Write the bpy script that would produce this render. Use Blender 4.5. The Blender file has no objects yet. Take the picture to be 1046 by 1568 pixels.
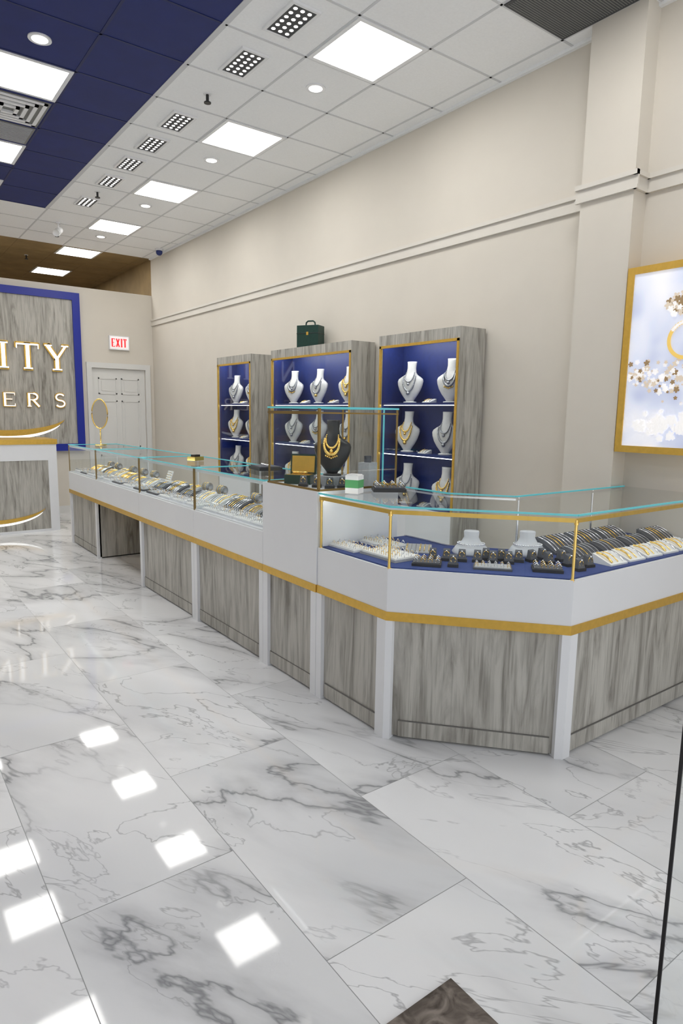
import bpy, math, random
from mathutils import Vector, Matrix
random.seed(7)
D=bpy.data; SC=bpy.context.scene; COL=bpy.context.collection
# ------------------------------------------------------------ materials
def mat(name):
    m=D.materials.new(name); m.use_nodes=True; return m
def pbsdf(m): return m.node_tree.nodes['Principled BSDF']
def simple(name,col,rough=.5,metal=0.,emis=None,es=0.,noise=0.0,nscale=20.,spec=None,bump=0.0):
    m=mat(name); nt=m.node_tree; b=pbsdf(m)
    b.inputs['Base Color'].default_value=(*col,1); b.inputs['Roughness'].default_value=rough; b.inputs['Metallic'].default_value=metal
    if spec is not None: b.inputs['Specular IOR Level'].default_value=spec
    if emis:
        b.inputs['Emission Color'].default_value=(*emis,1); b.inputs['Emission Strength'].default_value=es; m.cycles.emission_sampling='NONE'
    if noise>0 or bump>0:
        tc=nt.nodes.new('ShaderNodeTexCoord'); n=nt.nodes.new('ShaderNodeTexNoise'); n.inputs['Scale'].default_value=nscale; n.inputs['Detail'].default_value=4
        nt.links.new(tc.outputs['Object'],n.inputs['Vector'])
        if noise>0:
            r=nt.nodes.new('ShaderNodeValToRGB'); r.color_ramp.elements[0].position=.3; r.color_ramp.elements[1].position=.7
            r.color_ramp.elements[0].color=(*[c*(1-noise) for c in col],1); r.color_ramp.elements[1].color=(*[min(1,c*(1+noise)) for c in col],1)
            nt.links.new(n.outputs['Fac'],r.inputs['Fac']); nt.links.new(r.outputs['Color'],b.inputs['Base Color'])
        if bump>0:
            bp=nt.nodes.new('ShaderNodeBump'); bp.inputs['Strength'].default_value=bump; bp.inputs['Distance'].default_value=.002
            nt.links.new(n.outputs['Fac'],bp.inputs['Height']); nt.links.new(bp.outputs['Normal'],b.inputs['Normal'])
    return m
def emit(name,col,s,sample=True):
    m=mat(name); nt=m.node_tree; nt.nodes.clear(); e=nt.nodes.new('ShaderNodeEmission'); o=nt.nodes.new('ShaderNodeOutputMaterial')
    e.inputs[0].default_value=(*col,1); e.inputs[1].default_value=s; nt.links.new(e.outputs[0],o.inputs[0])
    if not sample: m.cycles.emission_sampling='NONE'
    return m
def ramp(nt,pts):
    r=nt.nodes.new('ShaderNodeValToRGB'); el=r.color_ramp.elements
    while len(el)<len(pts): el.new(.5)
    for e,(p,c) in zip(el,pts): e.position=p; e.color=(*c,1)
    return r
M={}
M['wall']=simple('wall_paint',(.675,.632,.56),.75,noise=.015,nscale=3,bump=.05)
M['trimw']=simple('trim_paint',(.68,.645,.585),.5)
M['ceil']=simple('ceiling_tile',(.88,.89,.90),.8,noise=.02,nscale=60,bump=.1)
M['tbar']=simple('ceiling_grid',(.62,.63,.65),.5)
M['blue']=simple('blue_ceiling',(.005,.016,.13),.6,noise=.1,nscale=6)
M['bluebar']=simple('blue_grid',(.003,.010,.085),.5)
M['brown']=simple('brown_ceiling',(.28,.19,.085),.7,noise=.15,nscale=4)
M['white']=simple('white_laminate',(.79,.805,.83),.3,noise=.01,nscale=5)
M['whitegloss']=simple('white_gloss',(.82,.83,.85),.2)
M['gold']=simple('brushed_gold',(.72,.45,.085),.32,.6,noise=.06,nscale=40)
M['goldp']=simple('polished_gold',(.95,.66,.20),.22,1.)
M['silver']=simple('silver',(.85,.86,.9),.18,1.)
M['silver2']=simple('antique_silver',(.42,.43,.46),.28,1.)
M['bronze']=simple('bronze_edge',(.30,.20,.07),.35,.8)
M['navy']=simple('navy_laminate',(.012,.028,.16),.45,noise=.1,nscale=30)
M['navyf']=simple('navy_fabric',(.022,.050,.21),.8,noise=.15,nscale=200)
M['royal']=simple('royal_blue_frame',(.006,.02,.30),.35)
M['bust']=simple('bust_leatherette',(.80,.79,.77),.55,noise=.03,nscale=60)
M['bustg']=simple('bust_gray',(.62,.64,.68),.5)
M['black']=simple('black_plastic',(.012,.012,.014),.4)
M['dgray']=simple('dark_gray_suede',(.09,.095,.11),.8,noise=.1,nscale=90)
M['mgray']=simple('gray_suede',(.42,.43,.45),.8,noise=.06,nscale=90)
M['deck']=simple('deck_fabric',(.45,.46,.49),.8,noise=.05,nscale=90)
M['green']=simple('green_leather',(.003,.035,.026),.4,noise=.15,nscale=40)
M['label']=simple('green_label',(.10,.38,.14),.5)
M['paper']=simple('paper_white',(.86,.86,.85),.6)
M['red']=simple('exit_red',(.7,.02,.03),.5,emis=(.9,.03,.04),es=.6)
M['exitface']=simple('exit_face',(.8,.8,.8),.4,emis=(1,.93,.93),es=.35)
M['door']=simple('door_paint',(.70,.70,.685),.35)
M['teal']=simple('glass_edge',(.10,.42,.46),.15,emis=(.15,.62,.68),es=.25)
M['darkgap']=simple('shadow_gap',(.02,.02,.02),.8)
M['groove']=simple('panel_groove',(.16,.155,.145),.8)
M['mirror']=simple('mirror_glass',(.74,.73,.70),.06,1.)
M['vent']=simple('vent_gray',(.20,.20,.19),.6)
M['grille']=simple('grille_dark',(.055,.058,.062),.6)
M['petal']=simple('print_petal_white',(.95,.93,.92),.4,emis=(.95,.93,.92),es=.34)
M['petal2']=simple('print_petal_tan',(.72,.62,.50),.4,emis=(.72,.62,.50),es=.30)
M['petal3']=simple('print_brown',(.33,.22,.11),.4,emis=(.33,.22,.11),es=.30)
M['pgold']=simple('print_gold',(.85,.58,.15),.4,emis=(.85,.58,.15),es=.34)
M['panel_led']=emit('led_panel',(1,.985,.95),17.5)
M['dot_led']=emit('led_dot',(1,.97,.93),4.,False)
M['strip_led']=emit('led_strip',(.93,.97,1),16.)
M['cab_led']=emit('cabinet_led',(.97,.98,1),30.)
M['shelf_led']=emit('shelf_led',(.97,.98,1),5.)
M['halo']=emit('letter_face',(1,.99,.96),1.6,False)
M['grout']=simple('grout',(.42,.43,.43),.8)
def glass():
    m=mat('clear_glass'); nt=m.node_tree; nt.nodes.clear(); N=nt.nodes; L=nt.links
    o=N.new('ShaderNodeOutputMaterial'); t=N.new('ShaderNodeBsdfTransparent'); g=N.new('ShaderNodeBsdfGlossy'); mx=N.new('ShaderNodeMixShader'); fr=N.new('ShaderNodeFresnel')
    ge=N.new('ShaderNodeNewGeometry'); mr=N.new('ShaderNodeMapRange'); mr.inputs['To Min'].default_value=1.42; mr.inputs['To Max'].default_value=1/1.42
    L.new(ge.outputs['Backfacing'],mr.inputs['Value']); L.new(mr.outputs[0],fr.inputs['IOR'])
    t.inputs[0].default_value=(.965,.988,.985,1); g.inputs['Roughness'].default_value=.02
    mu=N.new('ShaderNodeMath'); mu.operation='MULTIPLY'; mu.inputs[1].default_value=.85
    L.new(fr.outputs[0],mu.inputs[0]); L.new(mu.outputs[0],mx.inputs[0]); L.new(t.outputs[0],mx.inputs[1]); L.new(g.outputs[0],mx.inputs[2]); L.new(mx.outputs[0],o.inputs[0])
    return m
M['glass']=glass()
def wood(name,dark=(.20,.188,.165),mid=(.35,.336,.302),light=(.475,.462,.422)):
    m=mat(name); nt=m.node_tree; b=pbsdf(m); N=nt.nodes; L=nt.links
    tc=N.new('ShaderNodeTexCoord'); mp=N.new('ShaderNodeMapping'); mp.inputs['Scale'].default_value=(8,8,.9); L.new(tc.outputs['Object'],mp.inputs['Vector'])
    n1=N.new('ShaderNodeTexNoise'); n1.inputs['Scale'].default_value=1.6; n1.inputs['Detail'].default_value=7; n1.inputs['Roughness'].default_value=.62; n1.inputs['Distortion'].default_value=1.1; L.new(mp.outputs[0],n1.inputs['Vector'])
    mp2=N.new('ShaderNodeMapping'); mp2.inputs['Scale'].default_value=(90,90,4.5); L.new(tc.outputs['Object'],mp2.inputs['Vector'])
    n2=N.new('ShaderNodeTexNoise'); n2.inputs['Scale'].default_value=1.; n2.inputs['Detail'].default_value=3; L.new(mp2.outputs[0],n2.inputs['Vector'])
    r=ramp(nt,[(.32,dark),(.43,mid),(.56,light),(.75,tuple(c*1.12 for c in light))]); L.new(n1.outputs['Fac'],r.inputs[0])
    r2=ramp(nt,[(.33,(.76,.76,.75)),(.50,(1,1,1))]); L.new(n2.outputs['Fac'],r2.inputs[0])
    mx=N.new('ShaderNodeMix'); mx.data_type='RGBA'; mx.blend_type='MULTIPLY'; mx.inputs[0].default_value=1; L.new(r.outputs[0],mx.inputs[6]); L.new(r2.outputs[0],mx.inputs[7])
    L.new(mx.outputs[2],b.inputs['Base Color']); b.inputs['Roughness'].default_value=.45
    return m
M['wood']=wood('gray_oak_laminate')
def marble():
    m=mat('marble_tile'); nt=m.node_tree; b=pbsdf(m); N=nt.nodes; L=nt.links
    tc=N.new('ShaderNodeTexCoord'); at=N.new('ShaderNodeAttribute'); at.attribute_name='tid'
    sc=N.new('ShaderNodeVectorMath'); sc.operation='SCALE'; sc.inputs['Scale'].default_value=11.; L.new(at.outputs['Color'],sc.inputs[0])
    ad=N.new('ShaderNodeVectorMath'); ad.operation='ADD'; L.new(tc.outputs['Object'],ad.inputs[0]); L.new(sc.outputs[0],ad.inputs[1])
    mp=N.new('ShaderNodeMapping'); mp.vector_type='TEXTURE'; mp.inputs['Rotation'].default_value=(0,0,math.radians(-62)); mp.inputs['Scale'].default_value=(2.6,1,1); L.new(ad.outputs[0],mp.inputs['Vector'])
    def vein(scale,det,dist,w,rough=.55,off=0):
        n=N.new('ShaderNodeTexNoise'); n.noise_dimensions='4D'; n.inputs['W'].default_value=off; n.inputs['Scale'].default_value=scale; n.inputs['Detail'].default_value=det; n.inputs['Roughness'].default_value=rough; n.inputs['Distortion'].default_value=dist; L.new(mp.outputs[0],n.inputs['Vector'])
        s=N.new('ShaderNodeMath'); s.operation='SUBTRACT'; s.inputs[1].default_value=.5; L.new(n.outputs['Fac'],s.inputs[0])
        a=N.new('ShaderNodeMath'); a.operation='ABSOLUTE'; L.new(s.outputs[0],a.inputs[0])
        mr=N.new('ShaderNodeMapRange'); mr.inputs['From Max'].default_value=w; mr.inputs['To Min'].default_value=1; mr.inputs['To Max'].default_value=0; L.new(a.outputs[0],mr.inputs['Value']); return mr
    v1=vein(1.7,6,.5,.012,.5); v2=vein(1.7,6,.5,.085,.5); v3=vein(3.2,5,.8,.008,off=3.3)
    msk=N.new('ShaderNodeTexNoise'); msk.inputs['Scale'].default_value=1.5; msk.inputs['Detail'].default_value=3; L.new(ad.outputs[0],msk.inputs['Vector'])
    mr=N.new('ShaderNodeMapRange'); mr.inputs['From Min'].default_value=.30; mr.inputs['From Max'].default_value=.52; L.new(msk.outputs['Fac'],mr.inputs['Value'])
    def mul(a,b_,k=1.):
        x=N.new('ShaderNodeMath'); x.operation='MULTIPLY'; L.new(a,x.inputs[0])
        if b_ is None: x.inputs[1].default_value=k
        else: L.new(b_,x.inputs[1])
        return x.outputs[0]
    p2=N.new('ShaderNodeMath'); p2.operation='POWER'; p2.inputs[1].default_value=2.; L.new(v2.outputs[0],p2.inputs[0])
    a=mul(mul(v1.outputs[0],mr.outputs[0]),None,.85); c=mul(mul(p2.outputs[0],mr.outputs[0]),None,.36); d=mul(mul(v3.outputs[0],mr.outputs[0]),None,.55)
    m1=N.new('ShaderNodeMath'); m1.operation='MAXIMUM'; L.new(a,m1.inputs[0]); L.new(c,m1.inputs[1])
    m2=N.new('ShaderNodeMath'); m2.operation='MAXIMUM'; L.new(m1.outputs[0],m2.inputs[0]); L.new(d,m2.inputs[1])
    cl=N.new('ShaderNodeTexNoise'); cl.inputs['Scale'].default_value=1.6; L.new(mp.outputs[0],cl.inputs['Vector'])
    r0=ramp(nt,[(.3,(.70,.71,.72)),(.60,(.85,.855,.86))]); L.new(cl.outputs['Fac'],r0.inputs[0])
    mx=N.new('ShaderNodeMix'); mx.data_type='RGBA'; L.new(m2.outputs[0],mx.inputs[0]); L.new(r0.outputs[0],mx.inputs[6]); mx.inputs[7].default_value=(.20,.205,.215,1)
    L.new(mx.outputs[2],b.inputs['Base Color']); b.inputs['Roughness'].default_value=.045; b.inputs['Specular IOR Level'].default_value=.30
    return m
M['marble']=marble()
def rugm():
    m=mat('brown_mat'); nt=m.node_tree; b=pbsdf(m); N=nt.nodes; L=nt.links
    tc=N.new('ShaderNodeTexCoord'); n=N.new('ShaderNodeTexNoise'); n.inputs['Scale'].default_value=14; n.inputs['Detail'].default_value=6; n.inputs['Distortion'].default_value=1.5; L.new(tc.outputs['Object'],n.inputs['Vector'])
    r=ramp(nt,[(.35,(.065,.052,.042)),(.5,(.15,.125,.105)),(.65,(.25,.215,.185))]); L.new(n.outputs['Fac'],r.inputs[0]); L.new(r.outputs[0],b.inputs['Base Color']); b.inputs['Roughness'].default_value=.95
    return m
M['rug']=rugm()
def posterm():
    m=mat('poster_print'); nt=m.node_tree; b=pbsdf(m); N=nt.nodes; L=nt.links
    tc=N.new('ShaderNodeTexCoord')
    n=N.new('ShaderNodeTexNoise'); n.inputs['Scale'].default_value=3.; n.inputs['Detail'].default_value=2; L.new(tc.outputs['Object'],n.inputs['Vector'])
    r=ramp(nt,[(.32,(.50,.55,.74)),(.5,(.72,.76,.90)),(.66,(.93,.92,.95))]); L.new(n.outputs['Fac'],r.inputs[0])
    L.new(r.outputs[0],b.inputs['Base Color']); L.new(r.outputs[0],b.inputs['Emission Color']); b.inputs['Emission Strength'].default_value=.34; b.inputs['Roughness'].default_value=.3; m.cycles.emission_sampling='NONE'
    return m
M['poster']=posterm()
# ------------------------------------------------------------ mesh builder
TOP=[]            # (object, group) for top-level things
GRP=['U']         # 'U' = shell group (walls, ceiling, things on the walls), 'F' = things standing on the floor grid
KF=1.12; DZ=.176  # real-size factors of the two groups
class B:
    def __init__(s): s.v=[];s.f=[];s.m=[];s.s=[];s.mats=[];s.M=Matrix.Identity(4)
    def mi(s,k):
        if k not in s.mats: s.mats.append(k)
        return s.mats.index(k)
    def add(s,vs,fs,k,smooth=False):
        o=len(s.v); s.v+= [tuple(s.M@Vector(p)) for p in vs]; i=s.mi(k)
        for f in fs: s.f.append([o+a for a in f]); s.m.append(i); s.s.append(smooth)
    def box(s,x0,x1,y0,y1,z0,z1,k):
        s.add([(x0,y0,z0),(x1,y0,z0),(x1,y1,z0),(x0,y1,z0),(x0,y0,z1),(x1,y0,z1),(x1,y1,z1),(x0,y1,z1)],
          [(0,3,2,1),(4,5,6,7),(0,1,5,4),(1,2,6,5),(2,3,7,6),(3,0,4,7)],k)
    def prism(s,poly,z0,z1,k):
        n=len(poly); s.add([(x,y,z0) for x,y in poly]+[(x,y,z1) for x,y in poly],
          [tuple(reversed(range(n))),tuple(range(n,2*n))]+[(i,(i+1)%n,n+(i+1)%n,n+i) for i in range(n)],k)
    def quad(s,a,b,c,d,k): s.add([a,b,c,d],[(0,1,2,3)],k)
    def tube(s,path,r,k,n=6,closed=False):
        P=[Vector(p) for p in path]; vs=[];fs=[];m=len(P)
        for i,p in enumerate(P):
            a=P[(i-1)%m] if (closed or i>0) else p; c=P[(i+1)%m] if (closed or i<m-1) else p
            t=(c-a).normalized(); u=t.cross(Vector((0,0,1)))
            if u.length<.05: u=t.cross(Vector((1,0,0)))
            u.normalize(); w=t.cross(u)
            rr=r[i] if isinstance(r,(list,tuple)) else r
            for j in range(n):
                an=2*math.pi*j/n; vs.append(p+u*math.cos(an)*rr+w*math.sin(an)*rr)
        for i in range(m if closed else m-1):
            for j in range(n):
                i2=(i+1)%m; fs.append((i*n+j,i*n+(j+1)%n,i2*n+(j+1)%n,i2*n+j))
        if not closed: fs+= [tuple(range(n)),tuple(reversed(range((m-1)*n,m*n)))]
        s.add(vs,fs,k,True)
    def cyl(s,c,r,z0,z1,k,n=20,r2=None):
        r2=r if r2 is None else r2
        ring=lambda rr,z:[(c[0]+rr*math.cos(2*math.pi*i/n),c[1]+rr*math.sin(2*math.pi*i/n),z) for i in range(n)]
        s.add(ring(r,z0)+ring(r2,z1),[tuple(reversed(range(n))),tuple(range(n,2*n))],k)
        s.add(ring(r,z0)+ring(r2,z1),[(i,(i+1)%n,n+(i+1)%n,n+i) for i in range(n)],k,True)
    def ball(s,c,r,k,a=8,b=5):
        vs=[(c[0],c[1],c[2]-r)]
        for i in range(1,b):
            t=math.pi*i/b-math.pi/2
            vs+=[(c[0]+r*math.cos(t)*math.cos(2*math.pi*j/a),c[1]+r*math.cos(t)*math.sin(2*math.pi*j/a),c[2]+r*math.sin(t)) for j in range(a)]
        vs.append((c[0],c[1],c[2]+r)); fs=[(0,1+(j+1)%a,1+j) for j in range(a)]
        for i in range(b-2): fs+=[(1+i*a+j,1+i*a+(j+1)%a,1+(i+1)*a+(j+1)%a,1+(i+1)*a+j) for j in range(a)]
        e=len(vs)-1; q=1+(b-2)*a; fs+=[(e,q+j,q+(j+1)%a) for j in range(a)]
        s.add(vs,fs,k,True)
    def rings(s,rg,k,n=20):
        vs=[]
        for z,rx,ry,cy in rg:
            vs+=[(rx*math.cos(2*math.pi*j/n),cy+ry*math.sin(2*math.pi*j/n),z) for j in range(n)]
        m=len(rg); fs=[(i*n+j,i*n+(j+1)%n,(i+1)*n+(j+1)%n,(i+1)*n+j) for i in range(m-1) for j in range(n)]
        fs+=[tuple(reversed(range(n))),tuple(range((m-1)*n,m*n))]
        s.add(vs,fs,k,True)
    def mesh(s,name):
        me=D.meshes.new(name); me.from_pydata(s.v,[],s.f)
        for k in s.mats: me.materials.append(M[k])
        for p,i,sm in zip(me.polygons,s.m,s.s): p.material_index=i; p.use_smooth=sm
        me.update(); return me
    def obj(s,name,parent=None,loc=None,rz=0):
        o=D.objects.new(name,s.mesh(name)); COL.objects.link(o)
        if loc: o.location=loc
        o.rotation_euler[2]=rz
        if parent: o.parent=parent
        else: TOP.append((o,GRP[0]))
        return o
def inst(me,name,loc,rz=0,sc=1.):
    o=D.objects.new(name,me); COL.objects.link(o); o.location=loc; o.rotation_euler[2]=rz; o.scale=(sc,sc,sc); TOP.append((o,GRP[0])); return o
def empty(name,loc=(0,0,0)):
    e=D.objects.new(name,None); COL.objects.link(e); e.location=loc; e.empty_display_size=.1; TOP.append((e,GRP[0])); return e
# ------------------------------------------------------------ constants
W=4.072; H=3.929; Xa=1.829; YP=10.854; XL=-2.6; YB0=-1.2; YE=15.5
HG=.56; Z0=-DZ
# ------------------------------------------------------------ floor
GRP[0]='F'
tw=.55; tl=1.10; vs=[];fs=[];ids=[]
WF=(W+.1)/KF; XLF=(XL-.1)/KF; YEF=YE/KF
i0=int((XL-.36)/tw)-1
for i in range(i0,40):
    x0=.36+i*tw
    if x0>4.3: break
    off=1.81 if i%2==0 else 1.26
    for j in range(-4,14):
        y0=off+j*tl; x1,y1=x0+tw,y0+tl; g=.0012
        a=max(x0+g,XLF); c=min(x1-g,WF); d=max(y0+g,-1.8); e=min(y1-g,YEF)
        if a>=c or d>=e: continue
        o=len(vs); vs+=[(a,d,0),(c,d,0),(c,e,0),(a,e,0)]; fs.append((o,o+1,o+2,o+3)); ids.append((random.random(),random.random(),random.random(),1))
o=len(vs); vs+=[(XLF,-1.8,-.0008),(WF,-1.8,-.0008),(WF,YEF,-.0008),(XLF,YEF,-.0008)]; fs.append((o,o+1,o+2,o+3)); ids.append((0,0,0,1))
me=D.meshes.new('floor'); me.from_pydata(vs,[],fs); me.materials.append(M['marble']); me.materials.append(M['grout']); me.polygons[len(fs)-1].material_index=1
ca=me.color_attributes.new('tid','FLOAT_COLOR','CORNER')
for p,c in zip(me.polygons,ids):
    for li in p.loop_indices: ca.data[li].color=c
fo=D.objects.new('floor',me); COL.objects.link(fo); TOP.append((fo,'F'))
# ------------------------------------------------------------ shell
GRP[0]='U'
b=B(); XB=2.08; YBl=9.05
b.box(XB,W+.1,YB0,YP,H,H+.05,'ceil'); b.box(XL-.1,XB,YBl,YP,H,H+.05,'ceil')
b.box(XL-.1,XB,YB0,YBl,H,H+.05,'blue'); b.box(XL-.1,W+.1,YP,YE,H,H+.05,'brown')
gx=[2.10+.61*k for k in range(-8,4)]; gy=[3.54+.61*k for k in range(-8,21)]
for x in gx:
    if x<XL: continue
    if x>XB: b.box(x-.009,x+.009,YB0,YP,H-.003,H,'tbar'); b.box(x-.009,x+.009,YP,YE,H-.003,H,'brown')
    else: b.box(x-.009,x+.009,YB0,YBl,H-.003,H,'bluebar'); b.box(x-.009,x+.009,YBl,YP,H-.003,H,'tbar')
for y in gy:
    if y<YB0: continue
    if y>YP: b.box(XL,W,y-.009,y+.009,H-.003,H,'brown')
    elif y>YBl: b.box(XL,W,y-.009,y+.009,H-.003,H,'tbar')
    else: b.box(XB,W,y-.009,y+.009,H-.003,H,'tbar'); b.box(XL,XB,y-.009,y+.009,H-.003,H,'bluebar')
b.box(XB-.012,XB+.012,YB0,YBl,H-.004,H,'tbar')
b.box(W-.03,W,YB0,YP,H-.02,H,'ceil')
b.obj('ceiling')
b=B(); b.box(W,W+.12,YB0,YP,Z0,H+.05,'wall'); b.box(W,W+.12,YP,YE,Z0,H+.05,'brown'); b.obj('wall_right')
b=B(); b.box(XL-.12,XL,YB0,YE,Z0,H+.05,'wall'); b.obj('wall_left')
b=B(); b.box(XL,W,YE,YE+.1,Z0,H+.05,'brown'); b.obj('wall_far')
b=B()
dx0,dx1,dz=3.055,3.925,2.13
b.box(XL,dx0,YP,YP+.12,Z0,3.345,'wall'); b.box(dx1,W-.001,YP,YP+.12,Z0,3.345,'wall'); b.box(dx0,dx1,YP,YP+.12,dz,3.345,'wall')
b.obj('wall_back')
b=B(); cx0=3.93; cy0,cy1=2.34,2.71
b.box(cx0,W,cy0,cy1,Z0,H,'wall'); b.obj('wall_pilaster')
def mould(b,x,y0,y1):
    b.box(x-.030,x,y0,y1,2.935,2.963,'trimw'); b.box(x-.014,x,y0,y1,2.875,2.935,'trimw'); b.box(x-.022,x,y0,y1,2.855,2.875,'trimw')
b=B(); mould(b,W-.0005,cy1+.001,YP-.001); mould(b,W-.0005,YB0,cy0-.001); mould(b,cx0-.0005,cy0-.03,cy1+.03)
b.box(cx0-.03,W,cy0-.03,cy0-.0005,2.935,2.963,'trimw'); b.box(cx0-.014,W,cy0-.014,cy0-.0005,2.875,2.935,'trimw'); b.box(cx0-.022,W,cy0-.022,cy0-.0005,2.855,2.875,'trimw')
b.obj('trim_1')
b=B(); b.box(W-.015,W-.0005,YB0,YP-.001,Z0,Z0+.12,'door'); b.box(XL,2.97,YP-.015,YP-.0005,Z0,Z0+.12,'door'); b.obj('baseboard_right')
b=B()
for x0,x1 in ((2.975,dx0),(dx1,4.005)): b.box(x0,x1,YP-.03,YP-.0005,Z0,2.215,'door')
b.box(dx0,dx1,YP-.03,YP-.0005,dz,2.215,'door')
dp=YP+.02
b.box(dx0+.003,dx1-.003,dp,dp+.04,Z0+.005,dz-.003,'door')
dw=dx1-dx0
for c0,c1 in ((.12,.46),(.54,.88)):
    for z0,z1 in ((.1,.74),(.86,1.62),(1.72,1.98)):
        x0,x1=dx0+c0*dw,dx0+c1*dw
        for q in ((x0,x1,z0,z0+.02),(x0,x1,z1-.02,z1),(x0,x0+.02,z0,z1),(x1-.02,x1,z0,z1)):
            b.box(q[0],q[1],dp-.010,dp-.0002,q[2],q[3],'door')
        b.box(x0+.05,x1-.05,dp-.006,dp-.0002,z0+.05,z1-.05,'door')
b.ball((dx0+.07,dp-.05,.88),.028,'silver'); b.tube([(dx0+.07,dp-.05,.88),(dx0+.07,dp,.88)],.01,'silver')
b.obj('door_1')
def strokes(b,segs,x,y,z,w,h,th,k,dep=.03):
    for (p,q,t) in segs:
        a=Vector((x+p[0]*w,0,z+p[1]*h)); c=Vector((x+q[0]*w,0,z+q[1]*h)); d=(c-a); d.normalize(); n=Vector((-d.z,0,d.x))*th*t/2
        pts=[a-n,c-n,c+n,a+n]; vs=[(p_.x,y,p_.z) for p_ in pts]+[(p_.x,y-dep,p_.z) for p_ in pts]
        b.add(vs,[(0,1,2,3),(7,6,5,4),(0,4,5,1),(1,5,6,2),(2,6,7,3),(3,7,4,0)],k)
def arc(cx_,cz_,rx,rz,a0,a1,n=8,t=1):
    P=[(cx_+rx*math.cos(math.radians(a0+(a1-a0)*i/n)),cz_+rz*math.sin(math.radians(a0+(a1-a0)*i/n))) for i in range(n+1)]
    return [(P[i],P[i+1],t) for i in range(n)]
LET={'I':[((.5,0),(.5,1),1),((.25,0.02),(.75,0.02),.4),((.25,.98),(.75,.98),.4)],
 'T':[((.5,0),(.5,1),1),((.3,0.02),(.7,0.02),.4),((0.02,.97),(.98,.97),.45),((.02,.8),(.02,1),.3),((.98,.8),(.98,1),.3)],
 'Y':[((.5,0),(.5,.48),1),((.5,.45),(.12,.98),1),((.5,.45),(.88,.98),.6),((.3,.02),(.7,.02),.4),((0,.98),(.3,.98),.4),((.7,.98),(1,.98),.4)],
 'N':[((.1,0),(.1,1),.6),((.1,1),(.9,0),1),((.9,0),(.9,1),.6)],
 'E':[((.15,0),(.15,1),1),((.1,.03),(.9,.03),.45),((.1,.97),(.88,.97),.45),((.15,.52),(.7,.52),.4),((.9,0),(.9,.2),.3),((.88,.8),(.88,1),.3)],
 'R':[((.15,0),(.15,1),1),((0,.02),(.3,.02),.4),((.1,.97),(.5,.97),.4),((.1,.5),(.5,.5),.4),((.45,.5),(.92,0),.9)]+arc(.5,.735,.3,.235,90,-90,8,.9),
 'S':arc(.5,.74,.33,.24,30,270,9,.8)+arc(.5,.26,.35,.24,90,-150,9,.8),
 'L':[((.15,0),(.15,1),1),((.1,.03),(.9,.03),.45)],
 'X':[((.1,0),(.9,1),.9),((.1,1),(.9,0),.9)]}
sg=empty('store_sign_board')
yb=YP-.04
b=B(); b.box(.15,2.79,yb,YP-.001,.93,3.13,'wood'); b.obj('board_panel',sg)
b=B(); b.box(.03,.15,yb-.03,YP-.001,.82,3.24,'royal'); b.box(2.79,2.90,yb-.03,YP-.001,.82,3.24,'royal'); b.box(.15,2.79,yb-.03,YP-.001,3.13,3.24,'royal'); b.box(.15,2.79,yb-.03,YP-.001,.82,.93,'royal'); b.obj('border_frame',sg)
b=B()
for ch,cxx,w in (('N',.90,.30),('I',1.22,.26),('N',1.50,.28),('I',1.79,.26),('T',2.12,.31),('Y',2.53,.34)):
    strokes(b,LET[ch],cxx-w/2-.012,yb-.002,2.06-.014,w+.024,.37+.028,.088,'gold',.03)
    strokes(b,LET[ch],cxx-w/2,yb-.033,2.06,w,.37,.050,'halo',.006)
for ch,cxx in (('E',.90),('L',1.22),('E',1.53),('E',1.84),('R',2.17),('S',2.55)):
    w=.18
    strokes(b,LET[ch],cxx-w/2-.004,yb-.002,1.495,w+.008,.21,.050,'gold',.025)
    strokes(b,LET[ch],cxx-w/2,yb-.028,1.50,w,.20,.026,'halo',.005)
b.obj('letters',sg)
def crescent(b,cx_,y,cz_,R,k1,k2,a0=-150,a1=-22,dep=.02,t=.045):
    n=28; P=[];Q=[]
    for i in range(n+1):
        f=i/n; a=math.radians(a0+(a1-a0)*f); w=t*math.sin(math.pi*f)**.8*(1 if f<.97 else .6)
        P.append((cx_+R*1.35*math.cos(a),cz_+R*.5*math.sin(a)+w)); Q.append((cx_+R*1.35*math.cos(a),cz_+R*.5*math.sin(a)-w))
    vs=[(x,y-dep,z) for x,z in P]+[(x,y-dep,z) for x,z in Q]+[(x,y,z) for x,z in P]+[(x,y,z) for x,z in Q]; m=n+1
    fs=[]
    for i in range(n): fs+=[(i,m+i,m+i+1,i+1),(2*m+i,i,i+1,2*m+i+1),(m+i,3*m+i,3*m+i+1,m+i+1)]
    b.add(vs,fs,k1)
b=B(); crescent(b,1.80,yb-.002,1.42,.64,'gold','gold'); b.M=Matrix.Translation((-.02,0,-.085)); crescent(b,1.80,yb-.002,1.42,.60,'halo','halo',t=.022); b.obj('crescent',sg)
b=B(); b.box(3.34,3.66,YP-.05,YP-.001,2.43,2.65,'whitegloss'); b.box(3.355,3.645,YP-.054,YP-.05,2.445,2.635,'exitface')
for ch,x in zip('EXIT',(3.375,3.445,3.505,3.56)): strokes(b,LET[ch],x,YP-.055,2.475,.055,.13,.022,'red',.004)
b.obj('exit_sign')
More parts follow.
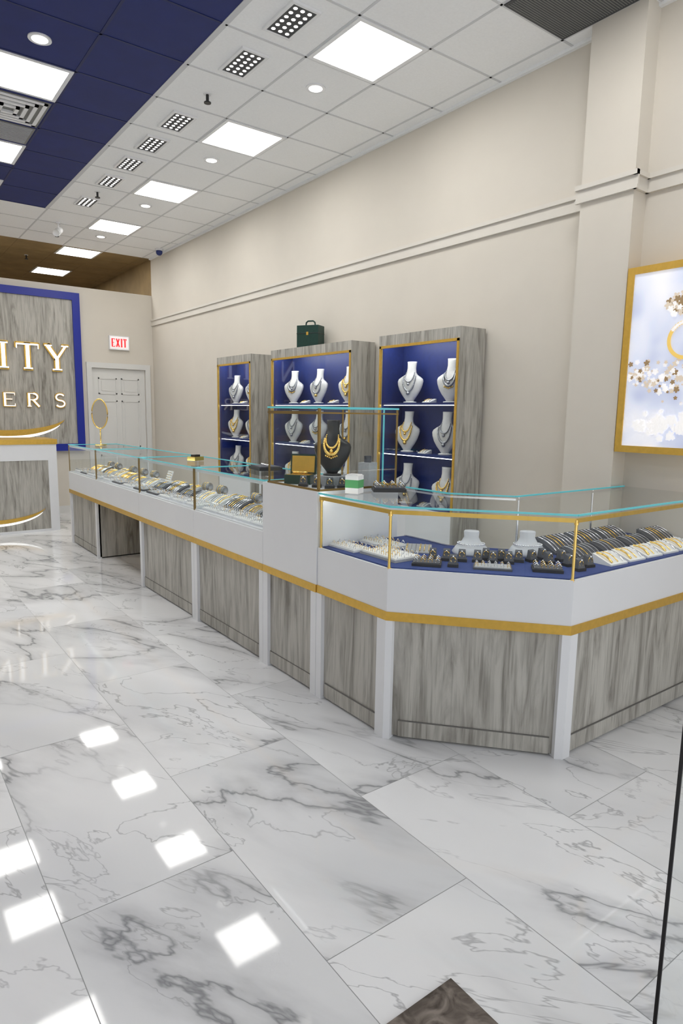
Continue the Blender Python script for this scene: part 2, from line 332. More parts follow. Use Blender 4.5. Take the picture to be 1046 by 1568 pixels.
# ------------------------------------------------------------ ceiling fixtures
def led_panel(x,y,w=.533):
    b=B(); b.box(x,x+w,y,y+w,H-.006,H-.0045,'panel_led')
    for q in ((x-.03,x,y-.03,y+w+.03),(x+w,x+w+.03,y-.03,y+w+.03),(x,x+w,y-.03,y),(x,x+w,y+w,y+w+.03)): b.box(*q,H-.008,H-.0005,'whitegloss')
    b.obj('ceiling_light_panel')
for i in range(-1,6): led_panel(2.748,3.579+i*1.83)  # first panel lies above the view, included for illumination
for y in (3.58,5.41,7.12,8.3): led_panel(.918,y)  # first and last are continued out of view, included for illumination
for y in (3.58,6.,8.6,11.5): led_panel(-1.4,y)  # unseen left column, added only to light the room
for y in (11.,13.): led_panel(.918,y)
for y0 in (3.68,4.32,5.52,6.12,6.74,7.37,8.27,2.9,2.3):
    b=B(); x0,x1=2.315,2.485; y1=y0+.335
    b.box(x0,x1,y0,y1,H-.012,H-.0005,'grille')
    for q in ((x0-.02,x0,y0-.02,y1+.02),(x1,x1+.02,y0-.02,y1+.02),(x0,x1,y0-.02,y0),(x0,x1,y1,y1+.02)): b.box(*q,H-.016,H-.0005,'whitegloss')
    for a in range(3):
        for c in range(6):
            b.cyl((x0+.033+a*.052,y0+.035+c*.053),.0135,H-.0135,H-.0121,'dot_led',10)
    b.obj('multi_cell_downlight')
def down(x,y):
    b=B(); b.cyl((x,y),.075,H-.008,H-.0005,'whitegloss',24); b.cyl((x,y),.052,H-.0095,H-.0082,'dot_led',20); b.obj('recessed_downlight')
for y in (4.47,6.30,8.14,9.95,2.6): down(3.01,y)
for y in (5.07,3.2,7.4): down(1.18 if y!=7.4 else .6,y)
for x,y in ((2.40,5.08),(2.4,8.0),(2.45,10.1),(2.4,11.9)):
    b=B(); b.cyl((x,y),.03,H-.006,H-.0005,'whitegloss',14); b.cyl((x,y),.012,H-.06,H-.006,'black',10); b.cyl((x,y),.028,H-.068,H-.06,'black',12); b.obj('fire_sprinkler')
b=B(); x0,x1,y0,y1=.92,1.47,6.03,6.59
b.box(x0,x1,y0,y1,H-.004,H-.0005,'vent')
for k in range(4):
    d=.02+k*.06
    for q in ((x0+d,x1-d,y0+d,y0+d+.03),(x0+d,x1-d,y1-d-.03,y1-d),(x0+d,x0+d+.03,y0+d,y1-d),(x1-d-.03,x1-d,y0+d,y1-d)): b.box(*q,H-.012-.004*k,H-.0045,'whitegloss')
b.obj('air_diffuser')
b=B(); b.box(.92,1.47,6.63,7.05,H-.006,H-.0005,'vent')
for k in range(14): b.box(.94,1.45,6.65+k*.028,6.665+k*.028,H-.010,H-.006,'mgray')
b.obj('return_air_vent')
b=B(); b.box(3.33,3.92,2.33,2.92,H-.008,H-.0005,'grille')
for k in range(36): b.box(3.35,3.90,2.345+k*.0158,2.350+k*.0158,H-.010,H-.008,'vent')
b.obj('return_air_vent')
b=B(); b.cyl((3.93,10.1),.06,H-.03,H-.0005,'whitegloss',18); b.ball((3.93,10.1,H-.05),.05,'navy',14,8); b.obj('security_camera')
b=B(); b.cyl((2.35,9.6),.03,H-.02,H-.0005,'whitegloss',12); b.tube([(2.35,9.6,H-.02),(2.35,9.6,H-.09)],.01,'whitegloss'); b.tube([(2.30,9.52,H-.16),(2.38,9.66,H-.08)],.045,'whitegloss',12); b.obj('spotlight')
# ------------------------------------------------------------ counters
GRP[0]='F'
def offs(P,d):
    out=[]
    for i,p in enumerate(P):
        p=Vector(p); ns=[]
        if i>0: t=(p-Vector(P[i-1])).normalized(); ns.append(Vector((-t.y,t.x)))
        if i<len(P)-1: t=(Vector(P[i+1])-p).normalized(); ns.append(Vector((-t.y,t.x)))
        if len(ns)==1: n=ns[0]*d
        else:
            n=(ns[0]+ns[1]).normalized(); n=n*(d/n.dot(ns[0]))
        out.append((p.x+n.x,p.y+n.y))
    return out
DEP=.535
def edge(b,p,q,w,h,k):
    p=Vector(p);q=Vector(q);d=(q-p).normalized(); n=Vector((-d.y,d.x,0))*w/2
    b.add([tuple(p-n),tuple(q-n),tuple(q+n),tuple(p+n)]+[tuple(v+Vector((0,0,h))) for v in (p-n,q-n,q+n,p+n)],[(0,3,2,1),(4,5,6,7),(0,1,5,4),(1,2,6,5),(2,3,7,6),(3,0,4,7)],k)
def section(y0,y1,zt=1.085,knee=False,deck='deck'):
    e=empty('glass_showcase_counter'); y0+=.0015; y1-=.0015; xb=Xa+DEP; b=B()
    if not knee:
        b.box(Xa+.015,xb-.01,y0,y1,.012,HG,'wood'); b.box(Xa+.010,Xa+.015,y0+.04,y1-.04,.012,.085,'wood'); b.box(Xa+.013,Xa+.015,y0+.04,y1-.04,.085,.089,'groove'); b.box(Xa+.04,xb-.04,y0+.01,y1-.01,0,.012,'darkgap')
        b.box(Xa-.006,Xa+.03,y0,y0+.045,0,HG,'white'); b.box(Xa-.006,Xa+.03,y1-.045,y1,0,HG,'white')
    else:
        b.box(xb-.04,xb-.01,y0,y1,0,HG,'wood')
    b.box(Xa-.010,xb-.01,y0,y1,HG,.60,'gold'); b.box(Xa-.006,xb,y0,y1,.60,.79,'white'); b.box(Xa+.02,xb-.01,y0+.01,y1-.01,.79,.797,deck)
    b.obj('cabinet_body',e)
    b=B(); x0=Xa+.004; x1=xb-.006
    b.quad((x0,y0,.79),(x0,y1,.79),(x0,y1,zt),(x0,y0,zt),'glass'); b.quad((x0,y0,zt),(x1,y0,zt),(x1,y1,zt),(x0,y1,zt),'glass')
    b.quad((x0,y0,.79),(x1,y0,.79),(x1,y0,zt),(x0,y0,zt),'glass')
    if y1>7: b.quad((x0,y1,.79),(x1,y1,.79),(x1,y1,zt),(x0,y1,zt),'glass')
    b.obj('glass_panes',e)
    b=B()
    edge(b,(x0,y0,zt-.004),(x0,y1,zt-.004),.008,.008,'teal'); edge(b,(x1,y0,zt-.004),(x1,y1,zt-.004),.008,.008,'teal')
    edge(b,(x0,y0+.003,zt-.004),(x1,y0+.003,zt-.004),.006,.008,'teal'); edge(b,(x0,y1-.003,zt-.004),(x1,y1-.003,zt-.004),.006,.008,'teal')
    edge(b,(x0+.006,y0,.79),(x0+.006,y1,.79),.012,.010,'whitegloss'); edge(b,(x1-.004,y0,.79),(x1-.004,y1,.79),.02,.02,'whitegloss')
    for yy in (y0,y1-.008): b.box(x0-.002,x0+.008,yy,yy+.008,.79,zt-.004,'bronze'); b.box(x1-.008,x1,yy,yy+.008,.79,zt-.004,'whitegloss')
    edge(b,(x0+.010,y0+.01,zt-.026),(x0+.010,y1-.01,zt-.026),.006,.018,'whitegloss')
    edge(b,(x0+.018,y0+.02,zt-.016),(x0+.018,y1-.02,zt-.016),.007,.003,'strip_led')
    b.obj('edge_frame',e)
YS=[2.66,3.21,4.18,5.28,6.50,7.50]
section(YS[1],YS[2]); section(YS[2],YS[3]); section(YS[3],YS[4],knee=True); section(YS[4],YS[5])
e=empty('tower_showcase'); y0,y1=YS[0]+.0015,YS[1]-.0015; xb=Xa+DEP; b=B()
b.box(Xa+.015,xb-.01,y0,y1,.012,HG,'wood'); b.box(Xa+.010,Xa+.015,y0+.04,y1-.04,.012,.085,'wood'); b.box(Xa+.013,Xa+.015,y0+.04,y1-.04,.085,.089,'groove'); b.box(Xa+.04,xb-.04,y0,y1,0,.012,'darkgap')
for a in (y0,y1-.05): b.box(Xa-.006,Xa+.03,a,a+.05,0,HG,'white')
b.box(Xa-.010,xb-.01,y0,y1,HG,.60,'gold'); b.box(Xa-.006,xb,y0,y1,.60,1.08,'white')
b.obj('cabinet_body',e)
b=B(); x0=Xa+.004; x1=xb-.015; z0,z1=1.08,1.497; y1-=.045
b.quad((x0,y0,z0),(x0,y1,z0),(x0,y1,z1),(x0,y0,z1),'glass'); b.quad((x0,y0,z0),(x1,y0,z0),(x1,y0,z1),(x0,y0,z1),'glass'); b.quad((x0,y1,z0),(x1,y1,z0),(x1,y1,z1),(x0,y1,z1),'glass'); b.quad((x0,y0,z1),(x1,y0,z1),(x1,y1,z1),(x0,y1,z1),'glass')
b.obj('glass_panes',e)
b=B()
for p,q in (((x0,y0),(x0,y1)),((x0,y0),(x1,y0)),((x1,y0),(x1,y1)),((x0,y1),(x1,y1))):
    edge(b,(*p,z1-.004),(*q,z1-.004),.010,.009,'teal'); edge(b,(*p,z1-.030),(*q,z1-.030),.006,.008,'bronze'); edge(b,(*p,z0),(*q,z0),.010,.010,'bronze')
b.box(x0-.003,x0+.009,y0-.0005,y0+.012,z0,z1-.004,'bronze')
for xx,yy in ((x0,y1-.01),(x1-.008,y0),(x1-.008,y1-.01)): b.box(xx,xx+.008,yy,yy+.008,z0,z1-.004,'bronze')
b.box(x1-.10,x1-.095,y0,y0+.008,z0,z1-.004,'teal')
b.box(x0+.02,x0+.028,y0+.02,y1-.02,z1-.026,z1-.022,'strip_led'); b.box(x0+.008,x0+.018,y0+.012,y1-.01,z1-.034,z1-.018,'bronze')
b.obj('edge_frame',e)
e=empty('corner_showcase_counter')
XE=3.62
P=[(Xa,YS[0]-.0015),(Xa,2.113),(2.345,1.526),(XE,1.526)]
Q=[(XE,2.08),(2.63,2.08),(2.43,2.335),(2.43,YS[0]-.0015)]
zt=1.071
b=B()
def pg(d): return offs(P,d)+Q
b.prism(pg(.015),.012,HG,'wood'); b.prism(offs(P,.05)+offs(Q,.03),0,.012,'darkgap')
for i,(p,q) in enumerate(zip(offs(P,.0115)[:-1],offs(P,.0115)[1:])):
    pv,qv=Vector(p),Vector(q); t=(qv-pv).normalized(); pv+=t*.06; qv-=t*.05
    edge(b,(pv.x,pv.y,.012),(qv.x,qv.y,.012),.007,.073,'wood'); edge(b,(pv.x,pv.y,.085),(qv.x,qv.y,.085),.0065,.004,'groove')
b.prism(offs(P,-.004)+Q,HG,.60,'gold'); b.prism(pg(0),.60,.79,'white')
PI=offs(P,.03)
b.prism(PI+offs(Q,.02),.79,.797,'navyf')
def cpost(i,wa,wb):
    c=Vector(P[i]); u=(Vector(P[i-1])-c).normalized(); v=(Vector(P[i+1])-c).normalized(); o=Vector(offs(P,-.006)[i]); inn=Vector(offs(P,.03)[i])
    b.prism([tuple(o+u*wa),tuple(o),tuple(o+v*wb),tuple(inn+v*wb),tuple(inn),tuple(inn+u*wa)],0,HG,'white')
cpost(1,.06,.030); cpost(2,.035,.05)
b.box(Xa-.006,Xa+.03,YS[0]-.0465,YS[0]-.0015,0,HG,'white')
b.obj('cabinet_body',e)
b=B(); G=offs(P,.006); GQ=offs(Q,.01)
for p,q in zip(G[:-1],G[1:]): b.quad((*p,.79),(*q,.79),(*q,zt),(*p,zt),'glass')
b.add([(*p,zt) for p in G+GQ],[tuple(range(len(G+GQ)))],'glass')
for p,q in zip(GQ[:-1],GQ[1:]): b.quad((*p,.79),(*q,.79),(*q,zt),(*p,zt),'glass')
b.obj('glass_panes',e)
b=B()
for p,q in zip(G[:-1],G[1:]):
    edge(b,(*p,zt-.004),(*q,zt-.004),.010,.008,'teal'); edge(b,(*p,.79),(*q,.79),.010,.006,'whitegloss')
for p,q in zip(offs(P,.012)[:-1],offs(P,.012)[1:]): edge(b,(*p,zt-.032),(*q,zt-.032),.008,.018,'gold')
for p,q in zip(offs(P,.021)[:-1],offs(P,.021)[1:]): edge(b,(*p,zt-.022),(*q,zt-.022),.006,.004,'strip_led')
for p,q in zip(GQ[:-1],GQ[1:]):
    edge(b,(*p,zt-.004),(*q,zt-.004),.008,.008,'teal'); edge(b,(*p,.79),(*q,.79),.014,.012,'silver'); edge(b,(*p,zt-.02),(*q,zt-.02),.010,.010,'silver')
for p in (offs(P,.012)[1],offs(P,.012)[2],(P[0][0]+.012,P[0][1]-.012)): b.cyl(p,.0065,.79,zt-.02,'goldp',10); b.cyl(p,.010,.79,.797,'goldp',10); b.cyl(p,.010,zt-.040,zt-.032,'goldp',10)
b.cyl((3.3,2.07),.006,.79,zt-.004,'silver',8); b.cyl((2.65,2.07),.006,.79,zt-.004,'silver',8)
b.obj('edge_frame',e)
# ------------------------------------------------------------ jewelry meshes
def bust_mesh(body,chain,kind,pend2='goldp'):
    b=B()
    b.rings([(0,.050,.034,.004),(.008,.050,.034,.004),(.012,.030,.022,.004)],body,18)
    rg=[(.010,.026,.020,.004),(.03,.040,.022,.002),(.06,.064,.026,.0),(.095,.085,.030,.0),(.13,.098,.033,.002),(.155,.102,.034,.005),(.172,.096,.034,.009),(.188,.074,.032,.013),(.202,.050,.028,.017),(.22,.037,.025,.020),(.25,.033,.024,.023),(.285,.035,.025,.027),(.298,.037,.024,.028)]
    b.rings(rg,body,24)
    def surf(x,z):
        for a,c in zip(rg[:-1],rg[1:]):
            if a[0]<=z<=c[0]:
                f=(z-a[0])/(c[0]-a[0]); rx=a[1]+(c[1]-a[1])*f; ry=a[2]+(c[2]-a[2])*f; cy=a[3]+(c[3]-a[3])*f
                q=max(0,1-(x/rx)**2)**.5; return cy-ry*q-.003
        return 0
    def chainp(wd,zt_,zb,rb,k,n=26,pend=None,pw=1.):
        for i in range(n):
            t=math.pi*(i+.5)/n; x=-wd*math.cos(t); z=zt_-(zt_-zb)*math.sin(t)**pw
            x2=x*(.75+.25*math.sin(t)); b.ball((x2,surf(x2,z)-rb*.3,z),rb*(.75+.5*math.sin(t)),k,6,4)
        if pend: b.ball((0,surf(0,zb-.015)-.004,zb-.016),rb*2,pend,8,5)
    chainp(.042,.222,.150,.0055,chain,pend=chain)
    if kind in('d','v'): chainp(.060,.192,.085,.0072,chain,34,pend=pend2,pw=1.6 if kind=='v' else 1.)
    if kind=='w':
        chainp(.052,.20,.115,.0085,chain,30)
        for i in range(7):
            x=-.03+.01*i; zc=.118-.012*(1-abs(i-3)/3); b.ball((x,surf(x,zc)-.003,zc-.010),.006,pend2,6,4)
    return b.mesh('necklace_bust')
BW=[bust_mesh('bust','silver2','w','goldp'),bust_mesh('bust','silver2','v','silver2'),bust_mesh('bust','goldp','v'),bust_mesh('bust','silver2','d','goldp')]
BK=bust_mesh('black','goldp','w')
def lowbust():
    b=B(); b.rings([(0,.085,.075,0),(.01,.088,.078,0),(.035,.070,.058,.01),(.055,.045,.035,.018),(.075,.034,.026,.022),(.10,.036,.028,.024),(.105,.033,.025,.024)],'bustg',24)
    for i in range(34):
        t=2*math.pi*i/34; b.ball((.062*math.cos(t),.006+.052*math.sin(t),.047),.0045,'silver',6,4)
    return b.mesh('necklace_collar_stand')
LB=lowbust()
def ramp_tray(body,metal,n=5,w=.20,d=.11,h=.05,seed=0):
    r=random.Random(seed); b=B()
    b.add([(-w/2,-d/2,0),(w/2,-d/2,0),(w/2,d/2,0),(-w/2,d/2,0),(-w/2,-d/2,.008),(w/2,-d/2,.008),(w/2,d/2,h),(-w/2,d/2,h)],[(0,3,2,1),(4,5,6,7),(0,1,5,4),(1,2,6,5),(2,3,7,6),(3,0,4,7)],body)
    for i in range(n):
        x=-w/2+w*(i+.5)/n; k=metal if r.random()<.75 else ('silver' if metal=='goldp' else 'goldp'); L=d*.84
        pts=[]
        for j in range(9):
            f=j/8; y=-d/2+d*.08+L*f; z=.008+(h-.008)*((y+d/2)/d)+.004+.010*math.sin(math.pi*f); pts.append((x+r.uniform(-.001,.001),y,z))
        b.tube(pts,r.uniform(.0025,.005),k,5)
    return b.mesh('bracelet_ramp')
RT=[ramp_tray('dgray','silver2',6,seed=1),ramp_tray('mgray','silver2',6,seed=2),ramp_tray('paper','goldp',3,.13,.10,.045,seed=3),ramp_tray('mgray','goldp',7,.22,.13,.06,seed=4),ramp_tray('dgray','silver',7,.22,.13,.07,seed=5),ramp_tray('paper','silver2',6,.20,.12,.06,seed=9)]
def ring_tray(body,lip,metal,nx=6,ny=3,w=.24,d=.13,seed=0):
    r=random.Random(seed); b=B(); b.box(-w/2,w/2,-d/2,d/2,0,.012,lip); b.box(-w/2+.008,w/2-.008,-d/2+.008,d/2-.008,.012,.018,body)
    for i in range(nx):
        for j in range(ny):
            x=-w/2+w*(i+.5)/nx; y=-d/2+d*(j+.5)/ny; k=metal if r.random()<.7 else ('silver' if metal=='goldp' else 'goldp')
            R=.010; b.tube([(x+R*math.cos(t),y,.024+R*math.sin(t)) for t in [2*math.pi*q/10 for q in range(10)]],.0016,k,4,True); b.ball((x,y,.036),.0036,'silver',6,4)
    return b.mesh('ring_tray')
GT=[ring_tray('paper','whitegloss','goldp',seed=1),ring_tray('mgray','dgray','silver',seed=2),ring_tray('paper','mgray','goldp',8,4,.26,.17,seed=3),ring_tray('dgray','black','goldp',4,3,.13,.10,seed=6),ring_tray('paper','whitegloss','silver2',8,4,.23,.13,seed=8)]
def ring_block():
    b=B(); b.box(-.022,.022,-.018,.018,0,.012,'black'); b.add([(-.018,-.014,.012),(.018,-.014,.012),(.018,.014,.012),(-.018,.014,.012),(-.014,-.006,.045),(.014,-.006,.045),(.014,.012,.05),(-.014,.012,.05)],[(4,5,6,7),(0,1,5,4),(1,2,6,5),(2,3,7,6),(3,0,4,7)],'dgray')
    b.tube([(.011*math.cos(t),-.010,.030+.011*math.sin(t)) for t in [2*math.pi*q/12 for q in range(12)]],.002,'goldp',5,True); b.ball((0,-.012,.044),.0045,'silver',6,4)
    return b.mesh('ring_block')
RB=ring_block()
def bangle_post():
    b=B(); b.box(-.05,.05,-.04,.04,0,.012,'mgray'); b.tube([(0,0,.012),(0,0,.07)],.008,'mgray',8); b.tube([(-.055,0,.07),(.055,0,.07)],.022,'mgray',12)
    for i in range(5):
        x=-.04+i*.02; b.tube([(x,.030*math.cos(t),.066+.034*math.sin(t)) for t in [2*math.pi*q/16 for q in range(16)]],.003,'goldp' if i%2 else 'silver2',5,True)
    return b.mesh('bangle_stand')
BP=bangle_post()
def carddisp():
    b=B(); b.M=Matrix.Rotation(math.radians(-20),4,'X'); b.box(-.06,.06,0,.006,.004,.13,'paper')
    for i in range(5):
        for j in range(5): b.ball((-.045+i*.0225,-.003,.025+j*.022),.004,'goldp' if (i+j)%2 else 'silver2',6,4)
    b.M=Matrix.Identity(4); b.box(-.06,.06,-.004,.05,0,.006,'paper')
    return b.mesh('earring_card_stand')
CD=carddisp()
# ------------------------------------------------------------ jewelry in the corner case
dz=.7975
S45=math.radians(-45)-.06
inst(GT[2],'ring_tray',(2.005,2.30,dz),math.radians(-90)); inst(GT[0],'ring_tray',(1.95,2.55,dz),math.radians(-90),.85); inst(GT[0],'ring_tray',(2.15,2.52,dz),math.radians(-90))
inst(LB,'necklace_collar_stand',(2.38,2.13,dz),S45,1.05); inst(LB,'necklace_collar_stand',(2.60,1.96,dz),S45+.1,1.08)
inst(RT[1],'bracelet_ramp',(2.185,2.30,dz),S45,.65); inst(GT[3],'ring_tray',(2.03,2.075,dz),S45)
for x,y in ((2.165,2.085),(2.215,2.035),(2.265,1.985),(2.315,1.935),(2.365,1.885),(2.33,1.99),(2.12,2.13),(2.38,1.94),(2.43,1.88),(2.10,1.98)): inst(RB,'ring_block',(x,y,dz),S45,1.1)
inst(GT[3],'ring_tray',(2.40,1.70,dz),S45); inst(GT[1],'ring_tray',(2.225,1.86,dz),S45,.7)
for x,y in ((2.52,1.78),(2.49,1.85),(2.56,1.70),(2.62,1.78),(2.52,1.62),(2.57,1.85),(2.62,1.64)): inst(RB,'ring_block',(x,y,dz),-.2,1.1)
for x,y,k in ((2.80,1.79,0),(2.82,1.94,4),(3.06,1.94,4),(3.30,1.94,4),(3.04,1.79,0),(3.28,1.79,0),(3.51,1.79,4)): inst(RT[k],'bracelet_ramp',(x,y,dz),-.0,.98)
for x in (2.78,2.94,3.10,3.26,3.42): inst(RT[2],'bracelet_ramp',(x,1.63,dz),-.05)
for s,(y0,y1) in enumerate(zip(YS[1:-1],YS[2:])):
    n=4; L=(y1-y0-.04)/n
    for i in range(n):
        y=y0+.02+L*(i+.5)
        for xr,xx in enumerate((Xa+.115,Xa+.27,Xa+.42)):
            t=random.random(); rz=math.radians(-90)
            if xr==2:
                if t<.4: inst(BP,'bangle_stand',(xx,y,dz),rz)
                elif t<.65: inst(CD,'earring_card_stand',(xx,y,dz),rz)
                else: inst(RT[1],'bracelet_ramp',(xx-.01,y,dz),rz)
            elif xr==1: inst(random.choice([RT[3],RT[1],RT[0],RT[5],RT[5],RT[4]]),'bracelet_ramp',(xx,y,dz),rz)
            else: inst(random.choice([GT[0],GT[1],GT[4],GT[4]]),'ring_tray',(xx-.005,y,dz),rz,.95)
# tower contents
tz=1.0805
b=B(); b.box(-.075,.075,-.055,.055,0,.05,'green'); b.box(-.066,.066,-.046,.046,.05,.053,'goldp'); b.M=Matrix.Translation((0,.055,.05))@Matrix.Rotation(math.radians(-8),4,'X'); b.box(-.075,.075,0,.02,0,.11,'green'); b.box(-.066,.066,-.003,0,.008,.10,'gold'); b.M=Matrix.Identity(4); b.tube([(.04*math.cos(t),.01*math.sin(t),.062) for t in [2*math.pi*q/14 for q in range(14)]],.005,'goldp',6,True)
b.obj('open_jewelry_box',None,(1.96,3.03,tz),math.radians(-50))
b=B(); b.box(-.07,.07,-.07,.07,0,.055,'mgray'); b.obj('display_riser',None,(2.05,2.85,tz),.1)
inst(BK,'necklace_bust',(2.05,2.85,tz+.0555),math.radians(-45),1.0)
b=B(); b.prism([(-.04,-.035),(.04,-.035),(.04,.035),(-.04,.035)],0,.13,'mgray'); b.tube([(0,0,.13),(0,0,.165)],.02,'dgray',10); b.obj('ring_pedestal',None,(2.20,2.73,tz),.3)
for x,y in ((1.93,2.82),(1.96,2.745),(2.03,2.73),(2.10,2.735),(1.89,2.89)): inst(RB,'ring_block',(x,y,tz),math.radians(-40),1.15)
b=B(); b.box(-.035,.035,-.035,.035,0,.09,'paper'); b.box(-.0355,.0355,-.0355,.0355,.028,.068,'label'); b.box(-.03,.03,-.03,.03,.09,.095,'paper'); b.obj('small_gift_box',None,(1.98,2.56,1.0755),.5)
inst(GT[3],'ring_tray',(2.19,2.54,1.0755),-.6,1.3)
b=B(); b.box(-.11,.11,-.08,.08,0,.02,'black'); b.box(-.10,.10,-.07,.07,.02,.026,'dgray')
for i in range(6): b.ball((-.08+.03*i,.0,.03),.008,'silver')
b.obj('velvet_tray',None,(2.18,3.80,1.0895),math.radians(80))
b=B(); b.box(-.05,.05,-.04,.04,0,.03,'goldp'); b.box(-.03,.03,-.02,.02,.03,.045,'black'); b.obj('gold_trinket_box',None,(2.10,4.75,1.0895),.4)
b=B(); b.cyl((0,0),.06,0,.012,'goldp',20); b.tube([(0,0,.012),(0,0,.17)],.006,'goldp',8)
n=28; ov=[(.080*math.cos(2*math.pi*i/n),0,.335+.155*math.sin(2*math.pi*i/n)) for i in range(n)]
b.tube(ov,.007,'goldp',8,True); b.add([(x*.98,-.002,z) for x,_,z in ov]+[(x*.98,.002,z) for x,_,z in ov],[tuple(range(n)),tuple(reversed(range(n,2*n)))],'mirror')
b.obj('oval_vanity_mirror',None,(2.08,7.15,1.0895),-.5)
# ------------------------------------------------------------ reception counter (left)
b=B(); ry=8.34; x0,x1=-.2,1.90
b.box(x0,x1,ry+.012,ry+.6,0.0,1.05,'white'); b.box(x0-.01,x1+.01,ry-.01,ry+.61,1.05,1.11,'gold')
b.box(x0+.1,x1-.1,ry+.006,ry+.012,.02,.86,'wood')
for q in ((x1-.1,x1,0,1.05),(x0,x0+.1,0,1.05),(x0+.1,x1-.1,.86,1.05),(x0+.1,x1-.1,0,.03)): b.box(q[0],q[1],ry,ry+.012,q[2],q[3],'white')
crescent(b,1.22,ry+.005,.36,.42,'gold','gold',t=.022,dep=.01); b.M=Matrix.Translation((-.01,0,-.05)); crescent(b,1.22,ry+.005,.36,.40,'halo','halo',t=.012,dep=.01)
b.obj('reception_counter')
b=B(); b.prism([(.2,-.6),(1.14,-.6),(1.14,1.02),(.2,1.02)],.0005,.008,'rug'); b.obj('floor_mat')
b=B(); gx_,gy_=1.00,.44
b.box(gx_,gx_+.0025,gy_-.003,gy_+.003,.01,2.6,'black'); b.quad((gx_+.003,gy_,.01),(1.9,gy_,.01),(1.9,gy_,2.6),(gx_+.003,gy_,2.6),'glass')
b.box(gx_+.003,1.9,gy_-.012,gy_+.012,2.6,2.64,'black'); b.box(gx_+.003,1.9,gy_-.012,gy_+.012,.0,.01,'black'); b.obj('glass_entry_door')
# ------------------------------------------------------------ wall cabinets
GRP[0]='U'
def cabinet(y0,y1,n):
    e=empty('wall_display_cabinet'); xf=3.775; xw=W-.018; z1=2.15
    b=B(); t=.03
    b.box(xf,xw,y0,y0+t,Z0,z1,'wood'); b.box(xf,xw,y1-t,y1,Z0,z1,'wood'); b.box(xf,xw,y0+t,y1-t,z1-t,z1,'wood'); b.box(xf,xf+.02,y0+t,y1-t,2.045,z1-t,'wood')
    b.box(xf,xf+.02,y0+t,y1-t,Z0,.68,'white'); b.box(xf+.02,xw,y0+t,y1-t,.66,.68,'navy'); b.box(xw-.015,xw,y0+t,y1-t,.68,z1-t,'navy')
    b.box(xf+.02,xw-.015,y0+t,y0+t+.004,.68,z1-t,'navy'); b.box(xf+.02,xw-.015,y1-t-.004,y1-t,.68,z1-t,'navy')
    for z in (1.14,1.57): b.box(xf+.025,xw-.015,y0+t+.004,y1-t-.004,z-.018,z,'navy')
    b.obj('carcass',e)
    b=B(); g=.022
    b.box(xf-.006,xf+.012,y0+.012,y0+.012+g,.68,2.06,'gold'); b.box(xf-.006,xf+.012,y1-.012-g,y1-.012,.68,2.06,'gold'); b.box(xf-.006,xf+.012,y0+.012,y1-.012,2.04,2.062,'gold')
    b.obj('gold_trim',e)
    b=B(); b.box(xf+.03,xf+.05,y0+.05,y1-.05,2.098,2.105,'cab_led')
    k=int((y1-y0)/.07)
    for i in range(k): b.cyl((xf+.10,y0+.06+i*.07),.012,2.108,2.116,'dot_led',8)
    for z in (1.118,1.548): b.box(xf+.030,xf+.046,y0+.05,y1-.05,z-.002,z+.003,'shelf_led')
    b.obj('led_strips',e)
    b=B(); b.quad((xf+.018,y0+t,.68),(xf+.018,y1-t,.68),(xf+.018,y1-t,2.045),(xf+.018,y0+t,2.045),'glass'); b.obj('glass_doors',e)
CAB=[(3.58,4.56,2),(4.96,6.45,3),(6.92,7.82,2)]
for c in CAB: cabinet(*c)
rz=math.radians(-90)
for ci,(y0,y1,n) in enumerate(CAB):
    for zi,z in enumerate((1.5702,1.1402,.6802)):
        for i in range(n):
            y=y0+(y1-y0)*(i+.5)/n+random.uniform(-.02,.02)
            inst(BW[(i+zi+ci*2)%4],'necklace_bust',(3.92,y,z),rz+.35+random.uniform(-.12,.12),1.2)
            yy=y+(y1-y0)/n*.45
            if yy<y1-.12: inst(RT[2],'bracelet_ramp',(3.90,yy,z),rz,.75)
b=B(); w,d,h=.25,.15,.225
b.box(-w/2,w/2,-d/2,d/2,0,h,'green'); b.box(-w/2-.003,w/2+.003,-d/2-.003,d/2+.003,h*.62,h*.65,'black'); b.box(-.012,.012,-d/2-.006,-d/2,h*.55,h*.7,'gold')
b.tube([(-.055,0,h),(-.05,0,h+.035),(-.03,0,h+.05),(.03,0,h+.05),(.05,0,h+.035),(.055,0,h)],.009,'green',8)
o=b.obj('green_travel_case',None,(3.91,5.86,2.1505),math.radians(-60))
bv=o.modifiers.new('bev','BEVEL'); bv.width=.008; bv.segments=2
# poster lightbox with printed artwork
b=B(); px=3.925; y0,y1,z0,z1=.95,2.325,1.255,2.385; f=.042
b.box(px,W-.001,y0,y1,z0,z1,'gold'); b.box(px-.012,px,y0,y0+f,z0,z1,'gold'); b.box(px-.012,px,y1-f,y1,z0,z1,'gold'); b.box(px-.012,px,y0+f,y1-f,z0,z0+f,'gold'); b.box(px-.012,px,y0+f,y1-f,z1-f,z1,'gold')
b.box(px-.003,px-.0005,y0+f,y1-f,z0+f,z1-f,'poster')
pr=random.Random(3); lay=[px-.0032]
def flower(y,z,r,k,petals=5,rot=0.):
    lay[0]-=.000012; x=lay[0]; n=petals*6; vs=[(x,y,z)]
    for i in range(n):
        a=2*math.pi*i/n+rot; rr=r*(.55+.45*abs(math.cos(petals*(a-rot)/2))); vs.append((x,y+rr*math.cos(a),z+rr*math.sin(a)))
    b.add(vs,[(0,1+(i+1)%n,1+i) for i in range(n)],k)
def okp(y,z,r): return y0+f+r<y<y1-f-r and z0+f+r<z<z1-f-r
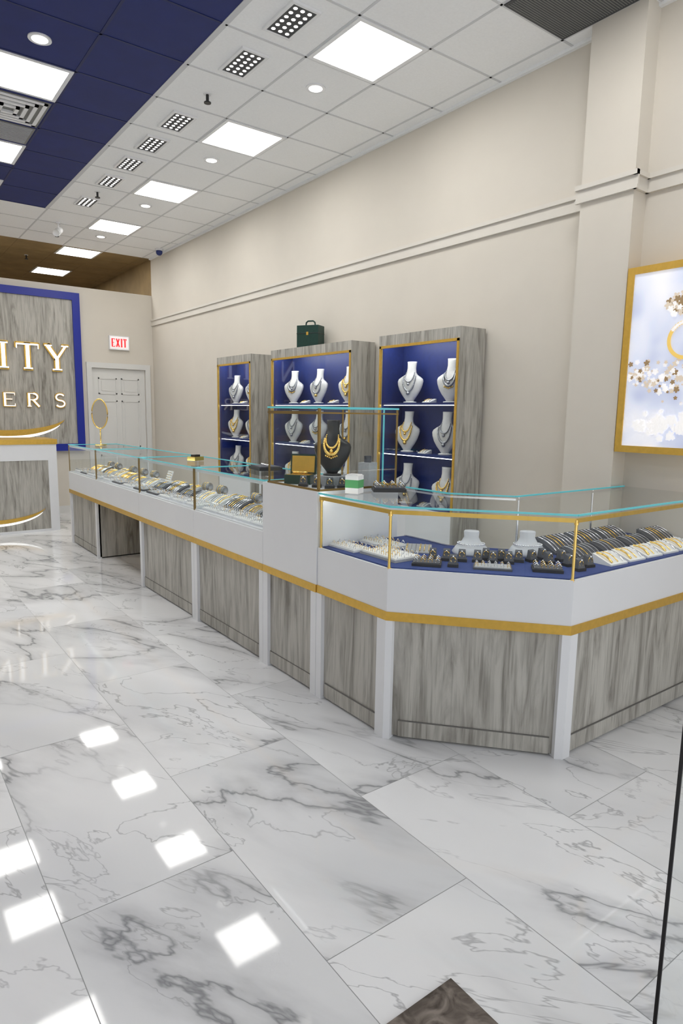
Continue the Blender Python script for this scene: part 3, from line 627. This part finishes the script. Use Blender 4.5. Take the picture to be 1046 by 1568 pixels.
for i in range(300):
    y=pr.uniform(1.35,2.27); c=1.71-.10*(2.1-y); s_=.045+.07*min(1,max(0,(2.29-y)/.35)); z=pr.gauss(c,s_*.6); r=pr.uniform(.007,.022)
    if okp(y,z,r): flower(y,z,r,pr.choice(['petal','petal','petal','petal2','petal2','petal3']),5,pr.uniform(0,2))
for i in range(80):
    y=pr.uniform(1.6,2.2); z=pr.gauss(1.43,.04); r=pr.uniform(.015,.035)
    if okp(y,z,r): flower(y,z,r,'petal',5,pr.uniform(0,2))
for i in range(60):
    a=pr.uniform(0,6.28); q=pr.uniform(0,.09); r=pr.uniform(.012,.028); flower(1.97+q*math.cos(a),2.13+q*math.sin(a)*.8,r,pr.choice(['petal3','petal2','petal','petal2']),5,a)
lay[0]-=.0002
def annulus(cy,cz,R,t,k,n=40):
    x=lay[0]; vs=[]
    for i in range(n):
        a=2*math.pi*i/n; vs+=[(x,cy+R*math.cos(a),cz+R*math.sin(a)),(x,cy+(R-t)*math.cos(a),cz+(R-t)*math.sin(a))]
    b.add(vs,[(2*i,2*i+1,2*((i+1)%n)+1,2*((i+1)%n)) for i in range(n)],k)
annulus(1.93,1.93,.115,.022,'pgold'); annulus(1.72,1.90,.13,.02,'pgold')
lay[0]-=.0001
for i in range(14): a=math.pi*.2+i*.16; flower(1.93+.104*math.cos(a),1.93+.104*math.sin(a),.012,'petal',6)
b.obj('framed_poster')
# ------------------------------------------------------------ bring groups to real size
for o,g in TOP:
    if g=='F': o.location=o.location*KF; o.scale=o.scale*KF
    else: o.location.z+=DZ
# ------------------------------------------------------------ world & camera
w=D.worlds.new('world'); SC.world=w; w.use_nodes=True; bg=w.node_tree.nodes['Background']; bg.inputs[0].default_value=(.97,.98,1,1); bg.inputs[1].default_value=1.25
yaw,pit,rol=.639,.151,.016
F=Vector((math.sin(yaw)*math.cos(pit),math.cos(yaw)*math.cos(pit),-math.sin(pit))); R=Vector((math.cos(yaw),-math.sin(yaw),0)); U=R.cross(F)
R2=R*math.cos(rol)+U*math.sin(rol); U2=-R*math.sin(rol)+U*math.cos(rol)
cam=D.cameras.new('camera'); cam.sensor_fit='VERTICAL'; cam.sensor_height=36; cam.lens=991.587/1568*36; cam.clip_start=.01
co=D.objects.new('camera',cam); COL.objects.link(co)
mw=Matrix.Identity(4)
for i in range(3): mw[i][0]=R2[i]; mw[i][1]=U2[i]; mw[i][2]=-F[i]
mw[0][3],mw[1][3],mw[2][3]=0,0,1.47+DZ
co.matrix_world=mw; SC.camera=co
SC.view_settings.view_transform='Standard'
